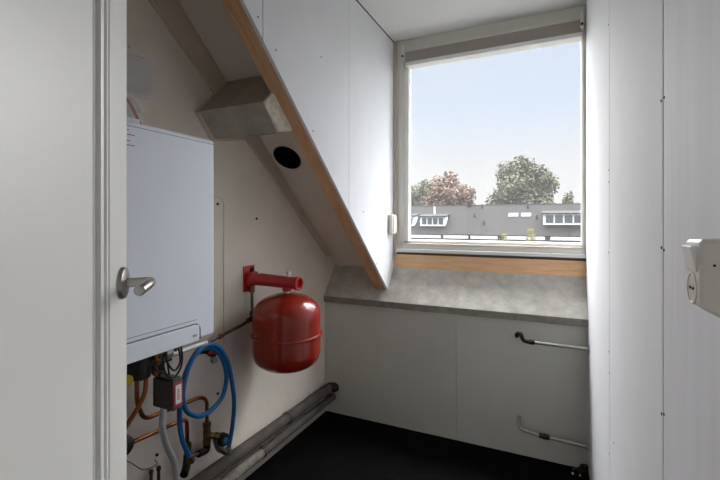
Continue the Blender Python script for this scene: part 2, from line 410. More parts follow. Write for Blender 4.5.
obj('door_moulding', bm, 'door', dr, smooth=12)
hz = 1.146
hd = obj('door_handle', latheb([(.0001, 0), (.027, 0), (.027, .003), (.025, .0065), (.018, .0085), (.0001, .009)], dp(0, 0, hz), NN, 32), 'alu', dr)
path = [dp(0, .006, hz), dp(0, .046, hz+.001), dp(.03, .047, hz), dp(.066, .043, hz-.004)]
pp = fillet(path, .010, 8)
obj('lever', tubeb(pp+[pp[-1]+(pp[-1]-pp[-2]).normalized()*.002], [.0078 if i < 5 else .0078+.0006*min(1, (i-5)/8) for i in range(len(pp))]+[.0062], 20), 'alu', hd)
bm = NB(); dbox(bm, -.045, -.03, -.031, -.009, 1.05, 1.24); obj('latch_plate', bm, 'alu', dr)

# ---------------------------------------------------------------- window
YW = 2.49
bm = NB()
box(bm, (XC+.004, YW, 1.04), (-.895, YW+.09, ZC)); box(bm, (-.893, YW-.004, 1.05), (-.862, YW+.08, ZC), .003)
box(bm, (.146, YW, 1.04), (XR, YW+.09, ZC), .002); box(bm, (-.895, YW, 2.30), (.15, YW+.09, ZC), .003)
box(bm, (-.895, YW, 1.04), (.15, YW+.09, 1.10), .003)
wi = struct('window_1', bm, 'frame')
obj('jamb_strip', boxb((XC, YW-.012, 1.04), (XC+.022, YW+.02, ZC-.002), .002), 'lath', wi)
bm = NB()
for a, b in (((-.862, YW+.012, 1.10), (-.833, YW+.06, 2.30)), ((.147, YW+.012, 1.10), (.163, YW+.06, 2.30)), ((-.862, YW+.012, 1.10), (.16, YW+.06, 1.126)), ((-.862, YW+.012, 2.235), (.16, YW+.06, 2.30))):
    box(bm, a, b, .003)
obj('sash', bm, 'frame_in', wi)
bm = NB()
for a, b in (((-.836, YW+.025, 1.13), (-.828, YW+.05, 2.24)), ((.143, YW+.025, 1.13), (.15, YW+.05, 2.24)), ((-.836, YW+.025, 1.12), (.15, YW+.05, 1.131))):
    box(bm, a, b)
obj('glazing_bead', bm, 'frame_in', wi)
obj('glass', boxb((-.835, YW+.037, 1.122), (.15, YW+.041, 2.25)), 'glass', wi)
obj('window_ledge', boxb((-.905, YW-.022, 1.052), (XR-.001, YW+.01, 1.072), .003), 'frame_in', wi)
obj('drip_strip', boxb((-.89, YW-.004, 1.10), (.16, YW+.02, 1.108), .002), 'lath', wi)
# pleated blind folded up at the window head
bl = thing('pleated_blind', 'grey pleated blind folded up under the ceiling at the window head', 'blind', (-.34, 2.47, 2.22))
bm = NB(); npl = 10
pr = []
for i in range(npl*2+1): pr.append((2.452 + (.010 if i % 2 else 0), 2.252+.062*i/(npl*2)))
prism_x(bm, pr + [(2.484, 2.314), (2.484, 2.252)], -.836, .142); obj('fabric', bm, 'blind', bl, smooth=10)
obj('bottom_rail', boxb((-.84, 2.452, 2.226), (.145, 2.482, 2.251), .004), 'frame_in', bl)
obj('head_rail', boxb((-.84, 2.455, 2.3145), (.145, 2.487, 2.331), .003), 'frame', bl)
for x in (-.856, .136):
    br = obj('bracket', boxb((x, 2.440, 2.265), (x+.014, 2.489, 2.352), .004), 'white', bl)
    obj('pin', latheb([(.006, 0), (.006, .008), (.003, .01)], (x+.007, 2.440, 2.285), (0, -1, 0), 12), 'dark', br)
cf = thing('window_catch', 'small cream plastic housing on the left edge of the window', 'window fitting', (-.91, 2.42, 1.16))
obj('housing', boxb((XC, 2.385, 1.165), (-.898, 2.462, 1.292), .010, 3), 'cream', cf)
obj('cover', boxb((-.900, 2.40, 1.178), (-.892, 2.45, 1.28), .003), 'frame_in', cf)

# ---------------------------------------------------------------- boxed duct under the slope
dc = thing('boxed_duct', 'grey cement flue duct running from the wall to the roof beam', 'duct', (XL+.01, 1.40, 1.608))
sec = [(1.431, 1.886), (1.265, 1.709), (1.354, 1.608), (1.657, 1.683), (1.60, 1.75)]
obj('casing', prism_x(NB(), sec, XL, -1.006), 'duct', dc, smooth=0)
cy, cz = 1.45, 1.73
big = [(cy+(y-cy)*1.06, cz+(z-cz)*1.09) for y, z in sec]
big = [(y, min(z, roof_z(y)-.004)) for y, z in big]
obj('wall_collar', prism_x(NB(), big, XL, XL+.018), 'lath', dc, smooth=0)
bm = NB(); random.seed(3)
lo, hi = [], []
for a, b in zip(sec, sec[1:]+sec[:1]):
    for k in range(6):
        t = k/6; y, z = a[0]+(b[0]-a[0])*t, a[1]+(b[1]-a[1])*t
        lo.append((-1.0065, y, z)); hi.append((-1.0065+random.uniform(.004, .012), cy+(y-cy)*random.uniform(.95, .99), cz+(z-cz)*random.uniform(.95, .99)))
prism(bm, lo, hi); obj('broken_end', bm, 'broken', dc, smooth=0)

# ---------------------------------------------------------------- boiler
BX = XL+.302; BY0, BY1, BZ0, BZ1 = .625, 1.067, .858, 1.528
bo = thing('wall_boiler', 'white combi boiler hung on the left wall above the copper pipes', 'boiler', (XL+.15, .845, BZ0))
obj('back_body', boxb((XL+.002, BY0+.012, BZ0+.012), (BX-.03, BY1-.012, BZ1-.01), .006), 'boiler', bo)
cas = obj('front_casing', boxb((BX-.20, BY0, BZ0), (BX, BY1, BZ1), .012, 4), 'boiler', bo)
bm = NB(); box(bm, (BX-.001, BY0+.005, BZ1-.0160), (BX+.0006, BY1-.006, BZ1-.0145)); obj('top_seam', bm, 'boiler_grey', cas)
ln = [(BX, BY0+.03, BZ0+.002), (BX, BY0+.03, .914), (BX, 1.0, .914), (BX, 1.0, BZ0+.002)]
obj('flap_seam', tubeb(fillet(ln, .028, 8), .0022, 8), 'boiler_grey', cas)
bm = NB(); box(bm, (BX-.001, BY0+.005, .9262), (BX+.0006, .985, .9277)); obj('flap_line', bm, 'boiler_grey', cas)
fl = NB(); box(fl, (BX-.006, BY0+.034, BZ0-.001), (BX+.004, .995, .909), .003); fp = obj('control_flap', fl, 'boiler', bo)
bm = NB()
for y in (.966, .972, .978): box(bm, (BX+.0035, y, .874), (BX+.0045, y+.004, .881))
obj('flap_mark', bm, 'boiler_grey', fp)
bm = NB()
for z, w in ((1.500, .020), (1.487, .038), (1.470, .024), (1.458, .038)): box(bm, (BX-.0005, .728, z), (BX+.0006, .728+w, z+.0022))
obj('printed_mark', bm, 'labelred', bo)
bm = NB()
box(bm, (XL+.06, .70, BZ0-.012), (XL+.26, 1.04, BZ0+.002)); obj('base_plate', bm, 'dark', bo)

# cylinder of connections right under the boiler
for y, x, r, l, m_, lab, nm in ((.925, -1.250, .036, .125, 'black', 'dark pump body under the boiler by the door edge', 'pump_body'),):
    t = thing(nm, lab, 'pump', (x, y, BZ0-.012-l))
    obj('motor', latheb([(r*.6, 0), (r*.95, .006), (r, .02), (r, l*.7), (r*.8, l*.8), (r*.8, l)], (x, y, BZ0-.012-l), (0, 0, 1), 20), m_, t)
    obj('flange', latheb([(r*1.15, 0), (r*1.2, .004), (r*1.2, .012), (r*1.1, .014)], (x, y, BZ0-.012-l*.35), (0, 0, 1), 6), 'bronze', t)
tg = thing('plastic_tag', 'small yellow plastic tag under the boiler beside the door edge', 'tag', (-1.226, .868, .725))
obj('disc', latheb([(.016, 0), (.018, .002), (.018, .005), (.016, .007)], (-1.226, .864, .742), (1, -.5, 0), 20), 'yellow', tg)
obj('loop', tubeb([(-1.23, .871, .758), (-1.235, .876, .80), (-1.236, .88, .846)], .0015, 6), 'black', tg)

def coup(bm, p, ax, r, l): lathe(bm, [(r*.85, -l/2), (r, -l/2+.002), (r, l/2-.002), (r*.85, l/2)], p, ax, 6)
def pipe(name, label, cat, pts, r, m_, rad=.03, fit=(), fm='brass', group=None, base=None):
    t = thing(name, label, cat, base or pts[-1], group)
    obj('tube', tubeb(fillet(pts, rad, 8), r, 14), m_, t)
    for p, ax, fr_, fl_ in fit:
        bm = NB(); coup(bm, p, ax, fr_, fl_); obj('nut', bm, fm, t)
    return t
pipe('copper_pipe', 'upright copper pipe under the boiler bending toward the wall behind the silver pipe', 'pipe',
     [(-1.296, .950, .858), (-1.296, .950, .62), (-1.305, .985, .548), (-1.311, 1.045, .541), (-1.311, 1.244, .526), (-1.311, 1.281, .500), (-1.311, 1.281, .395)], .0076, 'copper', .03,
     [((-1.296, .950, .80), (0, 0, 1), .017, .03)])
pipe('copper_pipe', 'copper pipe slanting down to the door edge from the pump', 'pipe',
     [(-1.276, .972, .858), (-1.276, .968, .654), (-1.276, .939, .613), (-1.276, .868, .539), (-1.276, .80, .47)], .0076, 'copper', .05,
     [((-1.276, .971, .77), (0, 0, 1), .016, .028)])
pipe('copper_pipe', 'lower copper pipe sloping up the wall then down into the hose elbow', 'pipe',
     [(-1.306, .905, .492), (-1.306, 1.130, .475), (-1.306, 1.172, .467), (-1.306, 1.175, .365)], .0076, 'copper', .026)
pipe('copper_stub', 'short dark copper stub under the boiler beside the black cables', 'pipe',
     [(-1.23, .972, .858), (-1.23, .972, .72)], .0076, 'copper', .03, [((-1.23, .972, .81), (0, 0, 1), .016, .03), ((-1.23, .972, .765), (0, 0, 1), .015, .02)])

gv = thing('isolating_valve', 'dark brass isolating valve under the boiler between two copper pipes', 'valve', (-1.262, .985, .70))
bm = NB(); lathe(bm, [(.012, 0), (.02, .01), (.024, .035), (.024, .075), (.016, .09), (.016, .155)], (-1.272, 1.012, .70), (0, 0, 1), 18); obj('body', bm, 'bronze', gv)
obj('handle', boxb((-1.248, .998, .748), (-1.236, 1.046, .758), .003), 'black', gv)
obj('spindle', tubeb([(-1.262, 1.012, .752), (-1.24, 1.012, .752)], .006, 10), 'bronze', gv)

# control box with cables, silver pipe below it
cb = thing('control_box', 'dark grey control box with red-bordered white label under the boiler', 'control box', (-1.235, 1.03, .588))
obj('case', boxb((-1.292, 1.008, .588), (-1.19, 1.052, .690), .004), 'box', cb)
obj('cover', boxb((-1.288, 1.012, .690), (-1.194, 1.048, .698), .003), 'box', cb)
lb = obj('label_plate', boxb((-1.1905, 1.0125, .600), (-1.1885, 1.0485, .684), .0006), 'labelred', cb)
ob = obj('label_field', boxb((-1.189, 1.0185, .609), (-1.1878, 1.0425, .675), .0003), 'white', lb)
bm = NB(); random.seed(5)
for i in range(5):
    z = .656-.008*i; box(bm, (-1.188, 1.024, z), (-1.1874, 1.024+random.uniform(.006, .013), z+.0035))
obj('label_print', bm, 'labelred', lb)
bm = NB(); tube(bm, [(-1.25, 1.03, .60), (-1.25, 1.03, .57)], .012, 14); obj('pipe_clip', bm, 'bronze', cb)
pipe('drain_pipe', 'silver drain pipe hanging in an S bend below the control box', 'pipe',
     [(-1.246, 1.018, .587), (-1.246, 1.008, .525), (-1.246, 1.026, .450), (-1.246, 1.060, .380), (-1.246, 1.069, .33), (-1.246, 1.069, .0)], .0115, 'silver', .07)
cc = thing('cable_coil', 'black cables looped between the boiler and the control box', 'cable', (-1.19, 1.0, .70))
obj('cable', tubeb(catmull([(-1.20, .918, .86), (-1.20, .926, .80), (-1.205, .955, .75), (-1.215, .993, .724), (-1.225, 1.02, .70)]), .0035, 8), 'black', cc)
obj('cable', tubeb(catmull([(-1.186, .977, .86), (-1.186, .972, .81), (-1.182, .963, .776), (-1.186, .977, .731), (-1.186, 1.009, .709), (-1.188, 1.039, .731), (-1.188, 1.046, .772), (-1.19, 1.035, .83), (-1.19, 1.02, .86)]), .0034, 8), 'black', cc)
obj('cable', tubeb(catmull([(-1.178, .962, .86), (-1.178, .965, .816), (-1.178, .979, .765), (-1.178, 1.005, .735), (-1.176, 1.026, .756), (-1.176, 1.022, .80), (-1.178, 1.0, .86)]), .0034, 8), 'black', cc)
obj('cable', tubeb(catmull([(-1.20, .985, .86), (-1.20, .99, .80), (-1.205, 1.0, .75), (-1.22, 1.02, .70)]), .0030, 8), 'black', cc)
obj('plug', boxb((-1.21, 1.004, .815), (-1.17, 1.034, .846), .004), 'black', cc)
wp = thing('white_pipe', 'short white pipe lying level under the right end of the boiler', 'pipe', (-1.236, 1.12, .77))
obj('tube', tubeb([(-1.236, 1.045, .771), (-1.236, 1.196, .770)], .0075, 14), 'white', wp)
obj('cap', latheb([(.0085, 0), (.009, .002), (.009, .012), (.008, .014)], (-1.236, 1.192, .770), (0, 1, 0), 16), 'cream', wp)
obj('hanger', boxb((-1.241, 1.055, .778), (-1.231, 1.063, .86)), 'steel', wp)

# hose, taps and elbows
hp = [(-1.276,1.163,.322),(-1.279,1.127,.412),(-1.276,1.111,.497),(-1.271,1.111,.573),(-1.266,1.123,.653),(-1.261,1.161,.718),(-1.256,1.212,.744),(-1.256,1.265,.725),(-1.256,1.310,.674),(-1.256,1.336,.594),(-1.256,1.316,.516),(-1.254,1.254,.483),(-1.250,1.191,.483),(-1.245,1.138,.513),(-1.240,1.105,.551),(-1.237,1.092,.612),(-1.236,1.110,.685),(-1.236,1.153,.744),(-1.241,1.213,.757),(-1.246,1.277,.731),(-1.246,1.328,.661),(-1.246,1.357,.565),(-1.252,1.378,.461),(-1.262,1.377,.347),(-1.271,1.361,.253)]
hs = thing('filling_hose', 'blue filling hose hung in two loops over the small tap', 'hose', (-1.256, 1.25, .25))
obj('hose', tubeb(catmull(hp, 8), .0094, 14), 'blue', hs)
bm = NB(); coup(bm, hp[0], Vector(hp[0])-Vector(hp[1]), .0135, .034); obj('end_nut', bm, 'brass', hs)
bm = NB(); coup(bm, hp[-1], Vector(hp[-1])-Vector(hp[-2]), .0135, .034); obj('end_nut', bm, 'chrome', hs)

tp = thing('wall_tap', 'small chrome tap with a red lever behind the top of the blue hose', 'tap', (-1.32, 1.29, .66))
obj('body', latheb([(.012, 0), (.014, .004), (.014, .016), (.010, .02), (.010, .055), (.016, .06), (.016, .085), (.012, .09)], (XL, 1.282, .700), (1, 0, 0), 16), 'bronze', tp)
obj('lever', boxb((-1.272, 1.244, .703), (-1.262, 1.322, .716), .003), 'redbr', tp)
obj('spout', latheb([(.012, 0), (.0125, .012), (.0155, .014), (.0155, .032), (.012, .034)], (-1.283, 1.288, .690), (0, .25, -1), 8), 'chrome', tp)

fv = thing('filling_valve', 'brass filling valve with black knob at the end of the blue hose', 'valve', (-1.296, 1.28, .29))
bm = NB(); coup(bm, (-1.311, 1.281, .395), (0, 0, 1), .0165, .024); coup(bm, (-1.311, 1.281, .325), (0, 0, 1), .0165, .024)
lathe(bm, [(.010, 0), (.014, .008), (.0165, .035), (.014, .062), (.010, .07)], (-1.311, 1.281, .325), (0, 0, 1), 16)
obj('body', bm, 'brass', fv)
obj('branch', latheb([(.0125, 0), (.0125, .03), (.016, .032), (.016, .05), (.012, .052)], (-1.311, 1.281, .352), (.6, .75, -.35), 10), 'brass', fv)
kn = obj('knob', latheb([(.014, 0), (.025, .003), (.027, .008), (.027, .026), (.024, .031), (.001, .032)], (-1.286, 1.332, .318), (1, -.12, .05), 20), 'black', fv)
obj('cap', latheb([(.0115, 0), (.0115, .003), (.009, .005), (.001, .0055)], Vector((-1.286, 1.332, .318))+Vector((1, -.12, .05)).normalized()*.0305, (1, -.12, .05), 18), 'bluedot', fv)
obj('outlet', tubeb(fillet([(-1.288, 1.31, .335), (-1.288, 1.318, .285), (-1.275, 1.36, .245)], .03), [.014]*4+[.016]*3+[.013]*2, 12), 'chrome', fv)
el_ = obj('elbow', tubeb(fillet([(-1.311, 1.281, .318), (-1.311, 1.281, .288), (-1.311, 1.235, .296)], .02), .0145, 14), 'bronze', fv)
obj('tail', tubeb([(-1.311, 1.238, .296), (-1.311, 1.19, .308)], .007, 12), 'steel', fv)
he = thing('hose_elbow', 'brass elbow fitting under the left end of the blue hose', 'fitting', (-1.30, 1.165, .27))
bm = NB(); coup(bm, (-1.306, 1.175, .362), (0, 0, 1), .0155, .024); lathe(bm, [(.011, 0), (.0135, .006), (.0135, .03), (.011, .04)], (-1.306, 1.176, .32), (0, 0, 1), 14)
obj('socket', bm, 'brass', he)
obj('bend', tubeb(fillet([(-1.304, 1.175, .33), (-1.304, 1.17, .283), (-1.28, 1.135, .275)], .02), .0155, 14), 'bronze', he)

kb = thing('round_knob', 'round black knob half hidden by the door edge', 'valve', (-1.268, .885, .52))
obj('knob', latheb([(.02, 0), (.03, .004), (.032, .015), (.03, .028), (.02, .033), (.001, .034)], (-1.252, .858, .534), (1, 0, 0), 20), 'black', kb)
obj('spindle', tubeb([(-1.267, .858, .534), (-1.250, .858, .534)], .007, 10), 'bronze', kb)
tag(obj('thin_wire', tubeb(catmull([(-1.352, .90, .445), (-1.348, .924, .433), (-1.336, .957, .402), (-1.334, .999, .357), (-1.334, 1.040, .342), (-1.338, 1.062, .343), (-1.354, 1.066, .35)]), .0016, 6), 'steel'), 'thin grey wire sagging along the wall above two pipe stubs', 'wire')
ps = thing('pipe_stub', 'dark thin pipe stub rising from the floor beside the silver drain pipe', 'pipe', (-1.326, 1.059, 0))
obj('tube', tubeb([(-1.326, 1.060, 0), (-1.326, 1.060, .327)], .006, 10), 'copper', ps)
obj('cap', latheb([(.007, 0), (.0085, .003), (.0085, .012), (.006, .014)], (-1.326, 1.06, .322), (0, 0, 1), 10), 'dark', ps)
ps = thing('pipe_stub', 'pale thin pipe stub at the end of the sagging wire', 'pipe', (-1.326, 1.03, 0))
obj('tube', tubeb([(-1.33, 1.032, 0), (-1.33, 1.032, .33)], .006, 10), 'steel', ps)
obj('cap', latheb([(.007, 0), (.008, .003), (.008, .010), (.006, .012)], (-1.33, 1.032, .326), (0, 0, 1), 10), 'steel', ps)
def peg(y, z, lab):
    t = thing('wall_plug', lab, 'screw', (XL+.004, y, z))
    obj('head', latheb([(.0055, 0), (.006, .003), (.005, .006), (.001, .0065)], (XL, y, z), (1, 0, 0), 12), 'dark', t)
    obj('slot', boxb((XL+.0055, y-.004, z-.0008), (XL+.0075, y+.004, z+.0008)), 'black', t)
peg(1.652, 1.262, 'lone dark screw head on the plaster above the red bracket')
peg(1.386, 1.326, 'dark screw head beside the boiler at the bend of the thin cable')
peg(1.075, .365, 'dark screw head on the wall beside the silver drain pipe')
peg(1.386, .478, 'dark screw head on the wall inside the blue hose loop')
tag(obj('wall_cable', tubeb(fillet([(XL+.003, 1.33, 1.356), (XL+.003, 1.40, 1.357), (XL+.003, 1.423, 1.335), (XL+.003, 1.423, .69)], .02), .0014, 8), 'lath'), 'thin cable running down the plaster beside the boiler', 'cable')

# ---------------------------------------------------------------- papers on the wall, pouch on the boiler
nb = thing('notice_sheet', 'pale sheet of paper pinned to the wall above the boiler', 'paper', (XL+.002, .92, 1.69))
bm = NB(); gx = []
for i in range(8):
    row = []
    for j in range(6):
        y = .80+.257*i/7; z = 1.690+.168*j/5 - (.0 if i < 7 else .004*j/5)
        row.append(bm.verts.new((XL+.003+.004*math.sin(i*1.1)**2, y, z)))
    gx.append(row)
for i in range(7):
    for j in range(5): bm.faces.new((gx[i][j], gx[i+1][j], gx[i+1][j+1], gx[i][j+1]))
bmesh.ops.solidify(bm, geom=list(bm.faces), thickness=.0012)
obj('sheet', bm, 'paper', nb)
obj('tape_strip', boxb((XL+.0015, .96, 1.845), (XL+.0085, 1.02, 1.868), .001), 'cream', nb)
po = thing('document_pouch', 'clear plastic pouch with a red edge lying on top of the boiler', 'pouch', (-1.18, .84, BZ1))
bm = NB(); gx = []; random.seed(11)
for i in range(11):
    row = []
    for j in range(9):
        u, v = i/10, j/8
        row.append(bm.verts.new((-1.25+.14*v + .01*random.random(), .72+.165*u - .04*v*u*u, BZ1+.004+.115*(1-(2*u-1)**2*.55)*(1-(2*v-1)**2)+.010*random.random())))
    gx.append(row)
for i in range(10):
    for j in range(8): bm.faces.new((gx[i][j], gx[i+1][j], gx[i+1][j+1], gx[i][j+1]))
bmesh.ops.solidify(bm, geom=list(bm.faces), thickness=.0015)
obj('film', bm, 'film', po)
obj('red_edge', tubeb(catmull([(-1.17, .792, BZ1+.112), (-1.168, .83, BZ1+.085), (-1.165, .862, BZ1+.03), (-1.16, .872, BZ1+.008)]), .0045, 8), 'redbr', po)
bm = NB(); box(bm, (-1.245, .735, BZ1+.003), (-1.13, .84, BZ1+.03), .003); obj('booklet', bm, 'paper', po)

# ---------------------------------------------------------------- expansion vessel on its bracket
VX, VY = -1.136, 1.606
brk = thing('vessel_bracket', 'red steel wall bracket with an open tube end above the vessel', 'bracket', (XL+.1, 1.59, .90))
pl = boxb((XL, 1.553, .905), (XL+.006, 1.632, 1.030), .002)
obj('wall_plate', pl, 'redbr', brk)
for y, z in ((1.61, 1.008), (1.61, .922)):
    obj('bolt', latheb([(.012, 0), (.012, .003), (.007, .004), (.007, .010), (.002, .011)], (XL+.006, y, z), (1, 0, 0), 12), 'chrome' if z < .95 else 'dark', brk)
tb = NB()
def pipe_open(bm, a, b, ro_, ri_, seg=24):
    a, b = Vector(a), Vector(b); ax = (b-a); L = ax.length
    lathe_p = [(ro_, 0), (ro_, L), (ri_, L), (ri_, L-.03)]
    lathe(bm, lathe_p, a, ax, seg)
pipe_open(tb, (XL+.004, VY-.012, .966), (VX+.066, VY, .958), .0285, .022)
obj('tube', tb, 'redbr', brk)
obj('end_ring', latheb([(.0285, 0), (.0325, .002), (.0325, .018), (.025, .018), (.0225, .004)], (VX+.052, VY, .958), (1, 0, 0), 24), 'redbr', brk)
obj('manifold', boxb((XL+.004, 1.566, .930), (XL+.035, 1.632, 1.0), .010, 3), 'redbr', brk)
obj('sticker', prism(NB(), [(XL+.07, VY-.016, .9935), (VX-.02, VY-.008, .986), (VX-.02, VY+.008, .986), (XL+.07, VY+.0, .9935)], [(XL+.07, VY-.016, .9955), (VX-.02, VY-.008, .988), (VX-.02, VY+.008, .988), (XL+.07, VY+.0, .9955)]), 'labelred', brk)
obj('vent_valve', latheb([(.009, 0), (.009, .012), (.012, .014), (.012, .026), (.006, .03)], (VX+.01, VY, .984), (0, 0, 1), 14), 'white', brk)
obj('socket', latheb([(.018, 0), (.022, .004), (.022, .03), (.018, .034)], (VX, VY, .918), (0, 0, 1), 20), 'redbr', brk)
bm = NB(); coup(bm, (XL+.026, 1.588, .915), (0, 0, 1), .014, .03); obj('union_nut', bm, 'brass', brk)

ev = thing('expansion_vessel', 'round red expansion vessel hanging from the red wall bracket', 'expansion vessel', (VX, VY, .55))
VR = .159
pf = [(.0001, 0), (.06, .004), (.11, .018), (.142, .042), (.156, .072), (VR, .105), (VR, .155)]
top = [(VR, .178), (VR, .235), (.158, .268), (.148, .298), (.122, .326), (.085, .345), (.045, .356), (.02, .360), (.0001, .361)]
def smooth_prof(p):
    q = catmull([(a, b, 0) for a, b in p], 5); return [(max(v.x, .0001), v.y) for v in q]
obj('tank', latheb(smooth_prof(pf+top), (VX, VY, .55), (0, 0, 1), 64), 'red', ev, smooth=60)
obj('seam_flange', latheb([(VR-.002, 0), (VR+.006, .002), (VR+.008, .006), (VR+.006, .013), (VR-.002, .016)], (VX, VY, .710), (0, 0, 1), 64), 'red', ev)
obj('neck', latheb([(.012, 0), (.012, .008), (.0135, .008), (.0135, .0165)], (VX, VY, .901), (0, 0, 1), 16), 'white', ev)
sp = thing('steel_pipe', 'grey steel pipe from the boiler to the red bracket', 'pipe', (-1.306, 1.42, .745))
obj('tube', tubeb(fillet([(-1.306, 1.30, .744), (-1.310, 1.50, .764), (-1.328, 1.572, .772), (-1.330, 1.588, .778), (-1.330, 1.588, .82), (-1.330, 1.588, .912)], .02), .0075, 14), 'steel', sp)
bm = NB(); coup(bm, (-1.326, 1.564, .771), (0, 1, .1), .0125, .024); coup(bm, (-1.330, 1.588, .80), (0, 0, 1), .0125, .024); ball(bm, (-1.330, 1.586, .776), .012); obj('elbow', bm, 'bronze', sp)
bm = NB(); coup(bm, (-1.306, 1.352, .749), (0, 1, .1), .012, .022); obj('nut', bm, 'copper', sp)
obj('drop', tubeb(fillet([(-1.306, 1.30, .744), (-1.306, 1.24, .742), (-1.306, 1.02, .74), (-1.29, 1.02, .86)], .03), .0075, 12), 'steel', sp)

# ---------------------------------------------------------------- pipes along the foot of the left wall
up_ = thing('heating_pipe', 'thick grey lagged pipe, upper of the two along the left wall', 'pipe', (XL+.05, 1.4, .14))
def run(y): return Vector((XL+.045, y, .179-.012*(y-1.3)))
obj('pipe', tubeb([run(.2), run(2.36)], .014, 12), 'bronze', up_)
obj('insulation', tubeb([run(.2), run(1.845)], .029, 20), 'ins', up_)
obj('insulation', tubeb([run(1.865), run(2.343)], .029, 20), 'ins', up_)
obj('collar', latheb([(.030, 0), (.032, .003), (.032, .020), (.030, .023)], run(1.845), (0, 1, 0), 20), 'black', up_)
bm = NB(); tube(bm, fillet([run(2.32), run(2.335)+Vector((.0, 0, 0)), run(2.338)+Vector((.03, .0, 0)), run(2.345)+Vector((.034, .03, 0))], .02), .030, 18); obj('end_sleeve', bm, 'bronze', up_)
lo_ = thing('heating_pipe', 'lower lagged pipe with pale sleeve along the left wall', 'pipe', (XL+.07, 1.4, .08))
def run2(y): return Vector((XL+.062, y, .108-.004*(y-1.3)))
obj('pipe', tubeb([run2(.2), run2(2.36)], .012, 12), 'bronze', lo_)
obj('insulation', tubeb([run2(.2), run2(1.615)], .024, 20), 'ins2', lo_)
obj('insulation', tubeb([run2(1.63), run2(2.343)], .021, 20), 'ins', lo_)
obj('collar', latheb([(.025, 0), (.027, .003), (.027, .014), (.025, .017)], run2(1.614), (0, 1, 0), 20), 'black', lo_)
struct('baseboard_left', boxb((XL, -.2, 0), (XL+.012, 2.345, .058), .003), 'skirt')

# ---------------------------------------------------------------- pipe stubs on the knee wall
rp1 = thing('radiator_pipe', 'upper chrome radiator pipe from the right wall below the window strip', 'pipe', (0, 2.30, .61))
YP = 2.288
obj('tube', tubeb([(-.095, YP, .6245), (XR+.004, YP, .6215)], .0085, 14), 'chrome', rp1)
bm = NB(); coup(bm, (-.095, YP, .6245), (1, 0, 0), .014, .03); obj('nut', bm, 'bronze', rp1)
obj('elbow', tubeb(fillet([(-.10, YP, .6245), (-.135, YP, .626), (-.146, YP, .662), (-.165, YP, .664), (-.168, YP+.005, .645), (-.165, YB+.002, .643)], .016), .0105, 14), 'bronze', rp1)
obj('wall_rose', latheb([(.022, 0), (.022, .003), (.013, .006)], (XR, YP, .6215), (-1, 0, 0), 18), 'chrome', rp1)
rp2 = thing('radiator_pipe', 'lower chrome radiator pipe from the right wall near the black floor', 'pipe', (0, 2.30, .14))
obj('tube', tubeb(fillet([(-.158, YB+.002, .200), (-.160, YP+.01, .198), (-.15, YP, .165), (-.085, YP, .1535), (XR+.004, YP, .142)], .045), .0085, 14), 'chrome', rp2)
bm = NB(); coup(bm, (-.036, YP, .1515), (1, 0, -.04), .0135, .05); coup(bm, (-.036, YP, .1515), (1, 0, -.04), .0155, .014); obj('nut', bm, 'bronze', rp2)
obj('wall_rose', latheb([(.018, 0), (.018, .003), (.012, .006)], (XR, YP, .142), (-1, 0, 0), 18), 'chrome', rp2)
db = thing('plaster_crumb', 'small dark lump with pale crumbs on the floor by the right wall', 'rubble', (.12, 2.29, 0))
bm = NB(); random.seed(2)
for (x, y, r) in ((.125, 2.30, .016), (.145, 2.325, .02), (.10, 2.315, .010)):
    k = len(bm.verts); ball(bm, (x, y, r*.8), r, 8)
    bm.verts.ensure_lookup_table()
    for v in list(bm.verts)[k:]: v.co += Vector((random.uniform(-1, 1), random.uniform(-1, 1), random.uniform(-.4, .4)))*r*.25
obj('lump', bm, 'dark', db, smooth=0)
obj('crumb', boxb((.088, 2.27, 0), (.098, 2.282, .007), .002), 'broken', db); obj('crumb', boxb((.12, 2.27, 0), (.128, 2.277, .006), .001), 'broken', db)

# ---------------------------------------------------------------- switch and socket on the right wall
sw = thing('switch_box', 'white surface box with a rocker switch above a round socket', 'light switch', (XR, .46, 1.15))
fx = .116
bs = [(XR, .395, 1.150), (XR, .497, 1.158), (XR, .497, 1.236), (XR, .395, 1.2365)]
fs = [(fx, .446, 1.1745), (fx, .488, 1.1745), (fx, .488, 1.233), (fx, .446, 1.2345)]
bm = prism(NB(), bs, fs); bmesh.ops.bevel(bm, geom=list(bm.edges), offset=.004, segments=3, profile=.5, affect='EDGES')
obj('housing', bm, 'oldwhite', sw, smooth=40)
bm = prism(NB(), [(fx, .453, 1.2045), (fx, .483, 1.2045), (fx, .483, 1.228), (fx, .453, 1.228)], [(fx-.0012, .454, 1.2055), (fx-.0012, .482, 1.2055), (fx-.0050, .482, 1.227), (fx-.0050, .454, 1.227)])
bmesh.ops.bevel(bm, geom=list(bm.edges), offset=.001, segments=2, profile=.5, affect='EDGES'); obj('rocker', bm, 'white', sw)
so = obj('socket', latheb([(.0145, -.001), (.0145, .0012), (.0130, .0014), (.0122, .0006), (.0118, -.0004), (.0001, -.0005)], (fx+.0005, .4675, 1.189), (-1, 0, 0), 28), 'oldwhite', sw)
for y in (.4635, .4715): obj('pin_hole', latheb([(.0014, 0), (.0014, .0012)], (fx+.0002, y, 1.189), (-1, 0, 0), 10), 'dark', so)
obj('screw', latheb([(.0011, 0), (.0011, .0008), (.0004, .0006)], (.1235, .4375, 1.2125), (-.1, -.99, 0), 10), 'dark', sw)
obj('conduit', tubeb(fillet([(.150, .42, 1.158), (.152, .42, 1.11), (.157, .42, 1.0), (.157, .42, .3)], .03), .007, 12), 'boiler_grey', sw)

